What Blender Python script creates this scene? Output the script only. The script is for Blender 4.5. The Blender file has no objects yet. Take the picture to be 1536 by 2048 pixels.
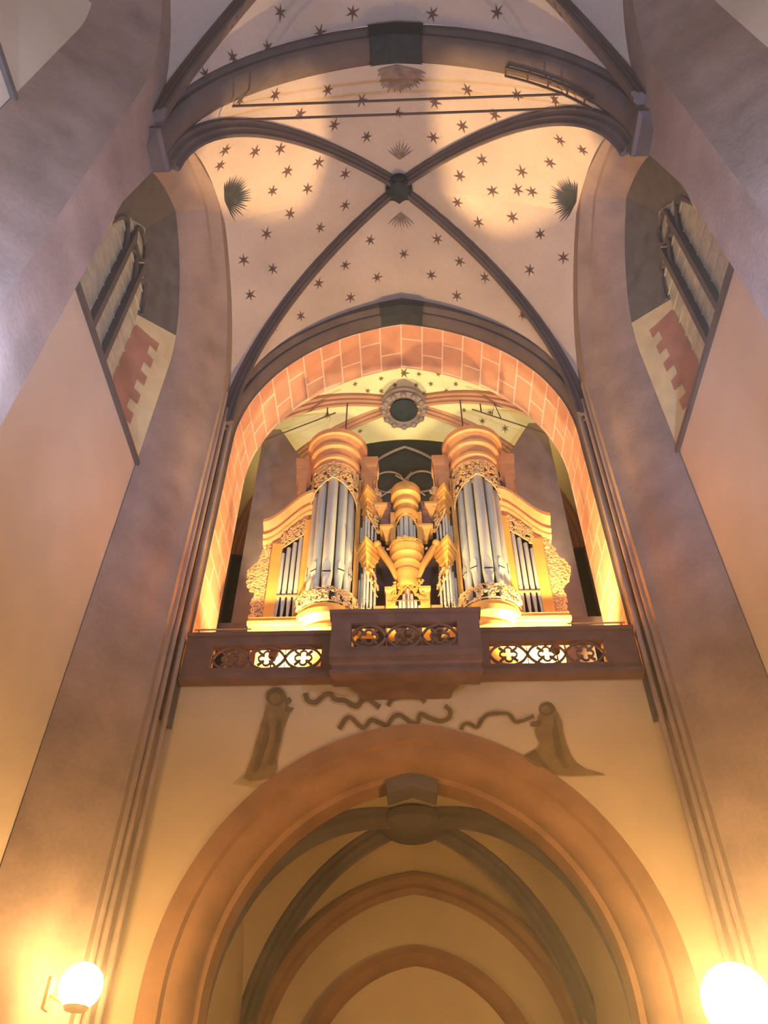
import bpy, math, random
from mathutils import Vector, Matrix
from mathutils.bvhtree import BVHTree
rnd = random.Random(7)
sc = bpy.context.scene
C = sc.collection
EYE = 1.6            # eye height; all building dimensions below are measured from eye level
PI = math.pi
R_ = math.radians

# ------------------------------------------------------------------ camera
cam_d = bpy.data.cameras.new('camera'); cam_d.sensor_fit = 'VERTICAL'; cam_d.sensor_height = 32.0
cam_d.lens = 25.0    # 1600 px on a 2048 px high frame
cam_d.clip_end = 300
cam = bpy.data.objects.new('camera', cam_d); C.objects.link(cam)
CAMR = Matrix.Rotation(R_(135), 3, 'X') @ Matrix.Rotation(R_(1.575), 3, 'Y') @ Matrix.Rotation(R_(-1.24), 3, 'Z')
cam.matrix_world = Matrix.Translation((0, 0, EYE)) @ CAMR.to_4x4()
sc.camera = cam

# ------------------------------------------------------------------ world and exposure
w = bpy.data.worlds.new('world'); sc.world = w; w.use_nodes = True
w.node_tree.nodes['Background'].inputs[0].default_value = (1.0, 0.75, 0.50, 1)
w.node_tree.nodes['Background'].inputs[1].default_value = 0.50
sc.view_settings.view_transform = 'Standard'; sc.view_settings.look = 'None'
sc.view_settings.gamma = 1.0; sc.view_settings.exposure = 0.12; sc.view_settings.use_curve_mapping = False

WARM = (1.0, 0.50, 0.13); GOLDL = (1.0, 0.60, 0.20); COOL = (0.52, 0.68, 1.0)
P_LAMP = 0; P_NAVE_FILL = 260; P_FLOOD = 3900; P_ORGAN = 1450

# ------------------------------------------------------------------ materials
MAT = {}
def mat(name, col, rough=0.8, metal=0.0, var=0.12, scale=3.0, bump=0.15, emit=None, spec=0.3, fine=40.0):
    m = bpy.data.materials.new(name); m.use_nodes = True; nt = m.node_tree; b = nt.nodes['Principled BSDF']
    b.inputs['Roughness'].default_value = rough; b.inputs['Metallic'].default_value = metal
    b.inputs['Specular IOR Level'].default_value = spec
    tc = nt.nodes.new('ShaderNodeTexCoord')
    n1 = nt.nodes.new('ShaderNodeTexNoise'); n1.inputs['Scale'].default_value = scale; n1.inputs['Detail'].default_value = 6
    n2 = nt.nodes.new('ShaderNodeTexNoise'); n2.inputs['Scale'].default_value = fine; n2.inputs['Detail'].default_value = 3
    nt.links.new(tc.outputs['Object'], n1.inputs['Vector']); nt.links.new(tc.outputs['Object'], n2.inputs['Vector'])
    add = nt.nodes.new('ShaderNodeMath'); add.operation = 'MULTIPLY_ADD'
    nt.links.new(n2.outputs[0], add.inputs[0]); add.inputs[1].default_value = 0.4; nt.links.new(n1.outputs[0], add.inputs[2])
    r = nt.nodes.new('ShaderNodeValToRGB'); r.color_ramp.elements[0].position = 0.45; r.color_ramp.elements[1].position = 0.95
    r.color_ramp.elements[0].color = tuple(max(0, c * (1 - var)) for c in col) + (1,)
    r.color_ramp.elements[1].color = tuple(min(1, c * (1 + var)) for c in col) + (1,)
    nt.links.new(add.outputs[0], r.inputs[0]); nt.links.new(r.outputs[0], b.inputs['Base Color'])
    if bump:
        bp = nt.nodes.new('ShaderNodeBump'); bp.inputs['Strength'].default_value = bump; bp.inputs['Distance'].default_value = 0.03
        nt.links.new(add.outputs[0], bp.inputs['Height']); nt.links.new(bp.outputs[0], b.inputs['Normal'])
    if emit:
        b.inputs['Emission Color'].default_value = emit[0] + (1,); b.inputs['Emission Strength'].default_value = emit[1]
    MAT[name] = m; return m
def blocks(name, col, joint, rowh=0.75, bw=1.15, jw=0.03):
    m = mat(name, col, var=0.15, scale=1.5); nt = m.node_tree; b = nt.nodes['Principled BSDF']
    uv = nt.nodes.new('ShaderNodeTexCoord'); br = nt.nodes.new('ShaderNodeTexBrick')
    br.inputs['Scale'].default_value = 1; br.inputs['Row Height'].default_value = rowh; br.inputs['Brick Width'].default_value = bw
    br.inputs['Mortar Size'].default_value = jw; br.inputs['Mortar Smooth'].default_value = 0.2
    br.offset = 0.5
    nt.links.new(uv.outputs['UV'], br.inputs['Vector'])
    mix = nt.nodes.new('ShaderNodeMix'); mix.data_type = 'RGBA'
    src = b.inputs['Base Color'].links[0].from_socket
    nt.links.new(br.outputs['Fac'], mix.inputs['Factor']); nt.links.new(src, mix.inputs['A']); mix.inputs['B'].default_value = joint + (1,)
    nt.links.new(mix.outputs['Result'], b.inputs['Base Color']); return m
mat('plaster_tan', (0.52, 0.41, 0.29), var=0.12, scale=0.7, bump=0.25)
mat('plaster', (0.50, 0.43, 0.37), var=0.10, scale=0.7, bump=0.25)
mat('plaster_low', (0.48, 0.38, 0.25), var=0.12, scale=0.7, bump=0.25)
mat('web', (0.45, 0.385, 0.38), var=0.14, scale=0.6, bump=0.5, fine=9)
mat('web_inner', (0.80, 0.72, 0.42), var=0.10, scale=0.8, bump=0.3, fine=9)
mat('stone', (0.27, 0.205, 0.195), var=0.25, scale=1.1, bump=0.4, fine=12)
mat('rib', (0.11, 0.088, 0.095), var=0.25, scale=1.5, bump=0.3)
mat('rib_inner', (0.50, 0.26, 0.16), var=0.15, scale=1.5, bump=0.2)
mat('arch_low', (0.26, 0.14, 0.08), var=0.25, scale=1.5, bump=0.3)
blocks('sandstone', (0.66, 0.33, 0.22), (0.85, 0.62, 0.50))
mat('key_dark', (0.022, 0.030, 0.040), var=0.4, scale=6)
mat('star', (0.10, 0.055, 0.05), var=0.3, scale=6, bump=0)
mat('star_gold', (0.16, 0.11, 0.03), var=0.3, scale=6, bump=0)
mat('ornament', (0.20, 0.15, 0.15), var=0.4, scale=6, bump=0)
mat('iron', (0.08, 0.05, 0.045), rough=0.6, var=0.2)
mat('glass', (0.36, 0.36, 0.30), rough=0.35, var=0.35, scale=4, spec=0.5)
mat('glass_dark', (0.035, 0.05, 0.06), rough=0.4, var=0.4, scale=3)
mat('lead', (0.42, 0.42, 0.38), rough=0.6)
mat('mullion', (0.10, 0.085, 0.085), var=0.2)
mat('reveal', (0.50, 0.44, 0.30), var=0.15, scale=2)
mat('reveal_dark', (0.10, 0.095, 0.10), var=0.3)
mat('quoin', (0.33, 0.17, 0.13), var=0.2, scale=2)
mat('gallery_stone', (0.15, 0.085, 0.075), var=0.3, scale=2.5, bump=0.4)
mat('gold', (0.80, 0.44, 0.12), rough=0.45, var=0.12, scale=3, bump=0.05, spec=0.4)
mat('wood', (0.72, 0.36, 0.16), rough=0.5, var=0.15, scale=4, bump=0.08)
mat('carving', (0.74, 0.50, 0.25), rough=0.5, var=0.2, scale=6, bump=0.1)
mat('case_dark', (0.13, 0.10, 0.105), var=0.3, scale=2)
mat('panel', (0.30, 0.23, 0.23), var=0.2, scale=2)
mat('tin', (0.60, 0.66, 0.64), rough=0.35, metal=0.1, var=0.08, scale=2, bump=0.02)
mat('slot', (0.02, 0.025, 0.03))
mat('back_shade', (0.035, 0.05, 0.05), var=0.3)  # near-black wall colour carries the shade behind the organ
mat('mural', (0.15, 0.10, 0.05), var=0.3, scale=3, bump=0)
mat('mural_mid', (0.22, 0.15, 0.075), var=0.3, scale=3, bump=0)
mat('mural_soft', (0.40, 0.29, 0.16), var=0.3, scale=3, bump=0)
mat('floor_tile', (0.28, 0.22, 0.18), rough=0.5, var=0.2)
mat('bulb', (1, 0.9, 0.6), emit=((1.0, 0.55, 0.17), 130.0), bump=0)
mat('bulb_cool', (0.9, 0.95, 1), emit=((0.85, 0.92, 1.0), 25.0), bump=0)
mat('brass', (0.35, 0.24, 0.10), rough=0.4, metal=0.6)

# ------------------------------------------------------------------ mesh builder
ORG = {}
class MB:
    def __init__(s): s.v = []; s.f = []; s.mi = []; s.uv = []
    def face(s, idx, m=0, uv=None): s.f.append(tuple(idx)); s.mi.append(m); s.uv.append(uv)
    def poly(s, pts, m=0):
        b = len(s.v); s.v += [Vector(p) for p in pts]; s.face(range(b, b + len(pts)), m)
    def loft(s, rows, m=0, closed=False, cap=False, loop=False):
        b = len(s.v); n = len(rows[0]); L = len(rows)
        for r in rows: s.v += [Vector(p) for p in r]
        U = [0.0]
        mid = rows[L // 2]
        for i in range(1, n + 1): U.append(U[-1] + (Vector(mid[i % n]) - Vector(mid[i - 1])).length)
        V = [0.0]
        for j in range(1, L + 1): V.append(V[-1] + (Vector(rows[j % L][n // 2]) - Vector(rows[j - 1][n // 2])).length)
        for j in range(L if loop else L - 1):
            jn = (j + 1) % L
            for i in range(n if closed else n - 1):
                k = (i + 1) % n
                s.face((b + j * n + i, b + j * n + k, b + jn * n + k, b + jn * n + i), m,
                       ((V[j], U[i]), (V[j], U[i + 1]), (V[j + 1], U[i + 1]), (V[j + 1], U[i])))
        if cap:
            s.face([b + i for i in range(n)][::-1], m); s.face([b + (L - 1) * n + i for i in range(n)], m)
    def box(s, x0, x1, y0, y1, z0, z1, m=0):
        s.loft([[(x0, y0, z0), (x1, y0, z0), (x1, y1, z0), (x0, y1, z0)], [(x0, y0, z1), (x1, y0, z1), (x1, y1, z1), (x0, y1, z1)]], m, True, True)
    def prism(s, pts, y0, y1, m=0):          # outline in x,z extruded along y
        s.loft([[(x, y0, z) for x, z in pts], [(x, y1, z) for x, z in pts]], m, True, True)
    def hprism(s, pts, z0, z1, m=0, k=1.0, k1=1.0, c=None):   # plan outline extruded in z with scaling
        c = c or (sum(p[0] for p in pts) / len(pts), sum(p[1] for p in pts) / len(pts))
        g = lambda q, z: [(c[0] + (x - c[0]) * q, c[1] + (y - c[1]) * q, z) for x, y in pts]
        s.loft([g(k, z0), g(k1, z1)], m, True, True)
    def mould(s, pts, prof, m=0, c=None):    # plan outline with (scale,z) profile
        s.flat = True
        c = c or (sum(p[0] for p in pts) / len(pts), sum(p[1] for p in pts) / len(pts))
        s.loft([[(c[0] + (x - c[0]) * q, c[1] + (y - c[1]) * q, z) for x, y in pts] for q, z in prof], m, True, True)
    def lathe(s, cx, cy, prof, n=28, m=0):
        s.loft([[(cx + r * math.cos(2 * PI * i / n), cy + r * math.sin(2 * PI * i / n), z) for i in range(n)] for r, z in prof], m, True, True)
    def tube(s, path, r, n=6, m=0, closed=False, rz=None):
        P = [Vector(p) for p in path]; rows = []
        for i, p in enumerate(P):
            a = P[i - 1] if (i or closed) else p; b = P[(i + 1) % len(P)] if (i < len(P) - 1 or closed) else p
            t = (b - a); t = t.normalized() if t.length > 1e-9 else Vector((0, 0, 1))
            up = Vector((0, 1, 0)) if abs(t.y) < 0.9 else Vector((1, 0, 0))
            sd = t.cross(up).normalized(); u2 = sd.cross(t)
            rr = r[i] if isinstance(r, (list, tuple)) else r
            o = PI / n
            rows.append([p + sd * rr * math.cos(2 * PI * k / n + o) + u2 * rr * (rz or 1) * math.sin(2 * PI * k / n + o) for k in range(n)])
        s.loft(rows, m, True, not closed, loop=closed)
    def ball(s, c, r, n=16, m=0, sz=1.0):
        s.lathe(c[0], c[1], [(max(0.001, r * math.sin(PI * i / n)), c[2] - r * sz * math.cos(PI * i / n)) for i in range(n + 1)], n * 2, m)
    def sweep(s, path, prof, m=0):           # profile (side, down) along a path lying in a vertical plane
        P = [Vector(p) for p in path]; rows = []
        h = (P[-1] - P[0]); h.z = 0; sd = Vector((-h.y, h.x, 0)).normalized()
        for i, p in enumerate(P):
            t = (P[min(i + 1, len(P) - 1)] - P[max(i - 1, 0)]).normalized()
            nn = sd.cross(t).normalized()
            if nn.z > 0: nn = -nn
            if i == 0: nn = nn
            rows.append([p + sd * a + nn * d for a, d in prof])
        s.loft(rows, m, True, True)
    flat = False
    def build(s, name, mats, parent=None, smooth=True, origin=None):
        smooth = smooth and not s.flat
        me = bpy.data.meshes.new(name)
        if parent is not None: org = ORG[parent.name]
        else:
            xs = [p[0] for p in s.v]; ys = [p[1] for p in s.v]; zs = [p[2] for p in s.v]
            org = Vector(origin) if origin else Vector(((min(xs) + max(xs)) / 2, (min(ys) + max(ys)) / 2, min(zs)))
        me.from_pydata([tuple(Vector(p) - org) for p in s.v], [], s.f)
        if not isinstance(mats, (list, tuple)): mats = [mats]
        for k in mats: me.materials.append(MAT[k])
        me.polygons.foreach_set('material_index', s.mi)
        uvl = me.uv_layers.new(name='UVMap')
        for p, uv in zip(me.polygons, s.uv):
            if uv:
                for li, c in zip(p.loop_indices, uv): uvl.data[li].uv = c
        if smooth:
            me.shade_smooth(); me.set_sharp_from_angle(angle=R_(38))
        me.update()
        o = bpy.data.objects.new(name, me); C.objects.link(o)
        if parent is not None: o.parent = parent
        else: o.location = org + Vector((0, 0, EYE))
        ORG[o.name] = org
        return o
def empty(name, loc):
    o = bpy.data.objects.new(name, None); C.objects.link(o); o.location = Vector(loc) + Vector((0, 0, EYE)); o.empty_display_size = 0.2
    ORG[o.name] = Vector(loc); return o
def tag(o, label=None, cat=None, group=None):
    if label: o['label'] = label
    if cat: o['category'] = cat
    if group: o['group'] = group
    return o
def struct(o, label=None, cat=None):
    o['kind'] = 'structure'
    return tag(o, label, cat)
def light(kind, loc, power, col, parent=None, size=0.3, aim=None, cone=60, blend=0.5, name=None):
    l = bpy.data.lights.new(name or 'lamp_light', kind); l.energy = power; l.color = col
    if kind == 'POINT': l.shadow_soft_size = size
    if kind == 'SPOT': l.shadow_soft_size = size; l.spot_size = R_(cone); l.spot_blend = blend
    if kind == 'AREA': l.size = size
    o = bpy.data.objects.new(name or 'lamp_light', l); C.objects.link(o)
    wl = Vector(loc); org = Vector((0, 0, -EYE))
    if parent: o.parent = parent; org = ORG[parent.name]
    o.location = wl - org
    if aim: o.rotation_euler = (Vector(aim) - wl).to_track_quat('-Z', 'Y').to_euler()
    return o
def ray(px, py):
    d = CAMR @ Vector(((px - 768) / 1600, -(py - 1024) / 1600, -1)); return d
def at(px, py, Y):
    d = ray(px, py); return d * (Y / d.y)

# ------------------------------------------------------------------ pointed arches
def arc(h, sp, ap, n=20, dr=0.0, z0=None, nj=1):
    c = ((ap - sp) ** 2 - h * h) / (2 * h); r = h + c + dr
    ph = math.acos(c / r) if r > abs(c) else 0
    L = [(c - r * math.cos(ph * i / n), sp + r * math.sin(ph * i / n)) for i in range(n + 1)]
    if z0 is not None: L = [(L[0][0], z0 + (sp - z0) * k / nj) for k in range(nj)] + L
    return L + [(-x, z) for x, z in L[-2::-1]]
def half(h, sp, ap, n=20):
    return arc(h, sp, ap, n)[:n + 1]
def band(mb, prof, h, sp, ap, z0, n=24, m=0, cx=0.0, nj=8):
    mb.loft([[(cx + x, Y, z) for x, z in arc(h, sp, ap, n, dr, z0, nj)] for dr, Y in prof], m)

FLOOR = -EYE
SP = 18.0
RIBP = [(-.19, .12), (-.19, -.04), (-.12, -.10), (-.12, -.20), (-.06, -.26), (-.05, -.36), (0, -.40), (.05, -.36), (.06, -.26), (.12, -.20), (.12, -.10), (.19, -.04), (.19, .12)]
RIBP = [(a, -b) for a, b in RIBP]

def bay(X, Y0, Y1, sp, boss, apF, apB, apS, hF=None, n=20):
    """four-part rib vault: webs (list of patches) and diagonal rib paths"""
    Yc = (Y0 + Y1) / 2; hy = (Y1 - Y0) / 2; L = math.hypot(X, hy)
    dg = half(L, sp, boss, n)                       # x from -L to 0
    fr = half(X, sp, apF, n); bk = half(X, sp, apB, n); sd = half(hy, sp, apS, n)
    patches = []; ribs = []
    for sx in (-1, 1):
        for sy, ap in ((-1, fr), (1, bk)):
            D = [Vector((sx * X * (-x / L), Yc + sy * hy * (-x / L), z)) for x, z in dg]
            A = [Vector((sx * -x, Yc + sy * hy, z)) for x, z in ap]
            S = [Vector((sx * X, Yc + sy * -x, z)) for x, z in sd]
            ribs.append(D)
            for W in (A, S):
                rows = []
                for k in range(9):
                    t = k / 8
                    rows.append([W[i].lerp(D[i], t) + Vector((0, 0, 0.10 * math.sin(PI * t) * (i / n))) for i in range(n + 1)])
                patches.append(rows)
    return patches, ribs

def star_at(mb, bvh, px, py, size=0.17, m=1, pts=6, off=0.02, thin=0.28, fan=None):
    d = ray(px, py).normalized()
    hit = bvh.ray_cast(Vector((0, 0, 0)), d)
    if hit[0] is None: return
    p, nrm = hit[0], hit[1]
    if nrm.dot(d) > 0: nrm = -nrm
    e1 = nrm.cross(Vector((0, 1, 0.3))).normalized(); e2 = nrm.cross(e1)
    a0 = rnd.uniform(-.15, .15); c = p + nrm * off; ring = []
    N = pts * 2
    for i in range(N):
        a = a0 + PI * 2 * i / N; r = size * (rnd.uniform(.85, 1.12) if i % 2 == 0 else thin)
        q = c + e1 * math.cos(a) * r + e2 * math.sin(a) * r
        ring.append(q)
    b = len(mb.v); mb.v += [c] + ring
    for i in range(N): mb.face((b, b + 1 + i, b + 1 + (i + 1) % N), m)
def rays_at(mb, bvh, px, py, ang0, ang1, count, r0, r1, m=2):
    """painted ray burst around a keystone: thin flames spread on the vault surface"""
    d = ray(px, py).normalized(); hit = bvh.ray_cast(Vector((0, 0, 0)), d)
    if hit[0] is None: return
    p, nrm = hit[0], hit[1]
    if nrm.dot(d) > 0: nrm = -nrm
    right = CAMR @ Vector((1, 0, 0)); e1 = (right - nrm * right.dot(nrm)).normalized(); e2 = e1.cross(nrm)
    if e2.dot(CAMR @ Vector((0, 1, 0))) < 0: e2 = -e2
    def put(q):
        h = bvh.find_nearest(q); q2 = h[0]; nn = h[1]
        if nn.dot(q2) > 0: nn = -nn
        return q2 + nn * 0.025
    for i in range(count):
        a = R_(ang0 + (ang1 - ang0) * (i + .5) / count); L = r1 * rnd.uniform(.8, 1.1); hw = R_(abs(ang1 - ang0)) / count * r0 * .55
        u = e1 * math.cos(a) + e2 * math.sin(a); v = -e1 * math.sin(a) + e2 * math.cos(a)
        pts = [put(p + v * hw), put(p - v * hw), put(p + u * (r0 + (L - r0) * .5) - v * hw * 1.2), put(p + u * L), put(p + u * (r0 + (L - r0) * .5) + v * hw * 1.2)]
        mb.poly(pts, m)

# ------------------------------------------------------------------ floor
mb = MB(); mb.box(-7.5, 7.5, -14, 22.5, FLOOR - .2, FLOOR)
struct(mb.build('floor', 'floor_tile'), 'stone paved church floor far below the vaults', 'floor')

# ------------------------------------------------------------------ main and near vaults
def vault(name, X, Y0, Y1, sp, boss, apF, apB, apS, webm, starm, stars, bursts, rib_m, label, ribscale=1.0, ssize=.21):
    pt, ribs = bay(X, Y0, Y1, sp, boss, apF, apB, apS)
    mb = MB()
    for rows in pt: mb.loft(rows)
    bvh = BVHTree.FromPolygons([tuple(v) for v in mb.v], mb.f)
    for s_ in stars: star_at(mb, bvh, s_[0], s_[1], (s_[2] if len(s_) > 2 else 1) * ssize)
    for b_ in bursts: rays_at(mb, bvh, *b_)
    ce = struct(mb.build(name, [webm, starm, 'ornament', 'key_dark'], origin=(0, (Y0 + Y1) / 2, sp)), label, 'vault')
    rb = empty('trim_%d' % vault.n, (0, (Y0 + Y1) / 2, sp)); vault.n += 1
    struct(rb, 'crossing diagonal ribs under the ' + label, 'vault ribs')
    prof = [(a * ribscale, b * ribscale) for a, b in RIBP]
    for D in ribs:
        m2 = MB(); m2.sweep(D[::-1], prof); m2.build('rib', rib_m, rb)
    return rb, (0, (Y0 + Y1) / 2, boss)
vault.n = 1

S_main = [(808,508),(740,480),(875,478),(690,530),(754,555),(863,550),(920,523),(970,555),(637,567),(701,595),(914,592),(601,632),(1046,630),(545,658),
 (615,377),(575,342),(637,325),(690,348),(640,455),(580,428),(533,468),(545,538),(690,410),(487,520),(510,303),(545,382),(450,300),(440,330),(560,298),(500,590),
 (920,353),(985,382),(1064,383),(915,405),(957,445),(1025,435),(1081,468),(1127,515),(1060,540),(1100,325),(1044,343),(1165,300),(965,320),(1120,280),(1035,380),
 (655,180),(723,200),(795,225),(870,205),(935,180),(990,230),(668,250),(733,273),(600,228),(867,275),(925,252),(1035,190),(1110,200),(480,200),(550,190)]
S_near = [(560,25),(705,25),(865,28),(995,25),(535,95),(465,115),(640,65),(945,68),(1045,95),(1115,120),(410,150)]
S_in = [(808,746,1.9),(740,742),(838,748),(877,748),(762,757),(790,770),(832,770),(862,768),(912,768),(710,768),(735,782),(762,782),(893,782),(848,787),(928,820),
 (655,830,1.3),(925,840,1.3),(980,825),(1010,857,1.3),(965,842,1.2),(690,850),(720,862),(892,838)]
B_main = [(803,606, 15,165, 21,.4,.85), (795,132, 180,360, 21,.5,.85), (450,400, -85,85, 25,.25,.85,3), (1152,402, 95,265, 25,.25,.85,3), (799,318, 30,150, 9,.15,.6), (802,425, 210,330, 9,.15,.6)]
B_near = [(790,84, 15,165, 21,.4,.9)]
rb_main, boss_main = vault('ceiling', 5.2, 6.85, 14.4, SP, 25.25, 24.9, 24.9, 22.9, 'web', 'star', S_main, B_main, 'rib', 'pale star painted vault in front of the organ arch')
rb_near, boss_near = vault('ceiling', 5.2, -1.6, 6.0, SP, 25.25, 24.9, 24.9, 22.9, 'web', 'star', S_near, B_near, 'rib', 'star painted vault nearest overhead, above the tie rods')
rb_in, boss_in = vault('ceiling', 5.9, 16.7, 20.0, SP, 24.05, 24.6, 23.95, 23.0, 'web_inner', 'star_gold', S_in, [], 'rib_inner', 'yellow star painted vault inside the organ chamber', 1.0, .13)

def boss_stone(parent, c, r, m, extra=None):
    b = MB(); x, y, z = c
    b.lathe(x, y, [(r * .9, z + .1), (r, z - .15), (r * .95, z - .32), (r * .7, z - .38), (r * .72, z - .46), (r * .35, z - .5), (r * .1, z - .56)], 20)
    for k in range(8):
        a = k * PI / 4; b.ball((x + r * .8 * math.cos(a), y + r * .8 * math.sin(a), z - .36), r * .22, 6)
    b.build('boss', m, parent)
boss_stone(rb_main, boss_main, .42, 'key_dark')
boss_stone(rb_near, boss_near, .42, 'key_dark')
x, y, z = boss_in; b = MB()
b.lathe(x, y, [(.60, z + .1), (.86, z - .05), (.90, z - .22), (.82, z - .30), (.84, z - .40), (.66, z - .46), (.62, z - .40), (.5, z - .30), (.5, z - .2)], 32)
for k in range(12):
    a = k * PI / 6; b.ball((x + .74 * math.cos(a), y + .74 * math.sin(a), z - .44), .12, 6)
b.build('boss', 'stone', rb_in)
b = MB(); b.lathe(x, y, [(.48, z - .32), (.52, z - .42), (.3, z - .55), (.1, z - .6)], 20); tag(b.build('boss_plate', 'key_dark', rb_in), 'dark round centre of the boss')
# painted foliage around the main boss
mb = MB()

# ------------------------------------------------------------------ transverse arches
def transverse(h, ap, ya, yb, n_, label, mat_='rib', z0=FLOOR, keyed=True):
    t = empty('trim_%d' % n_, (0, (ya + yb) / 2, z0)); struct(t, label, 'arch')
    mb = MB(); ym = (ya + yb) / 2; w_ = (yb - ya) / 2
    band(mb, [(.5, ya), (.34, ya), (.26, ya + .05), (.22, ya + .14), (.10, ya + .16), (.02, ya + .26), (0, ym), (.02, yb - .26), (.10, yb - .16), (.22, yb - .14), (.26, yb - .05), (.34, yb), (.5, yb)], h, SP, ap, z0)
    mb.build('arch', mat_, t)
    if keyed:
        k = MB(); rows = []
        for dr, Y in [(.42, ya - .06), (-.06, ya + .1), (-.14, ym), (-.06, yb - .1), (.42, yb + .06)]:
            full = arc(h, SP, ap, 60, dr)
            rows.append([(x, Y, z) for x, z in full if abs(x) < .78][:])
        mn = min(len(r) for r in rows)
        rows = [r[(len(r) - mn) // 2:(len(r) - mn) // 2 + mn] for r in rows]
        k.loft(rows); tag(k.build('keystone', 'key_dark', t), 'dark painted keystone')
    return t
t_front = transverse(5.0, 24.25, 6.0, 6.9, 4, 'broad transverse arch crossing overhead above the two tie rods', z0=17.6)
for sx in (-1, 1):
    m = MB(); m.loft([[(sx * (5.25 - a), 6.45 - b, z), (sx * (5.25 - a), 6.45 + b, z), (sx * 5.6, 6.45 + b, z), (sx * 5.6, 6.45 - b, z)] for a, b, z in ((.0, .1, 16.7), (.05, .25, 17.0), (.2, .4, 17.45), (.28, .46, 17.5), (.28, .46, 17.62))], 0, True, True); m.build('arch_corbel', 'rib', t_front)

# rear arch: dark moulded ring, red block soffit
H1, SP1, AP1 = 5.0, 17.9, 24.0
t = empty('trim_5', (0, 14.9, 8.0)); struct(t, 'pointed stone arch framing the organ with a red block soffit', 'arch')
mb = MB(); band(mb, [(.95, 14.42), (.52, 14.40), (.44, 14.32), (.34, 14.32), (.28, 14.40), (.24, 14.50), (.15, 14.50), (.09, 14.55), (.06, 14.68), (.06, 14.86), (0, 14.9)], H1, SP1, AP1, 8.6); mb.build('moulding', 'rib', t)
mb = MB(); band(mb, [(0, 14.9), (0, 16.7), (.9, 16.7)], H1, SP1, AP1, 9.9); tag(mb.build('soffit', 'sandstone', t), 'orange red block soffit with pale joints')
k = MB(); rows = []
for dr, Y in [(.56, 14.42), (.50, 14.24), (.2, 14.26), (.0, 14.5), (.0, 14.86)]:
    full = arc(H1, SP1, AP1, 60, dr); rows.append([(x, Y, z) for x, z in full if abs(x) < .80])
mn = min(len(r) for r in rows); rows = [r[(len(r) - mn) // 2:(len(r) - mn) // 2 + mn] for r in rows]
k.loft(rows); tag(k.build('keystone', 'key_dark', t), 'dark blue green painted keystone')

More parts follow.
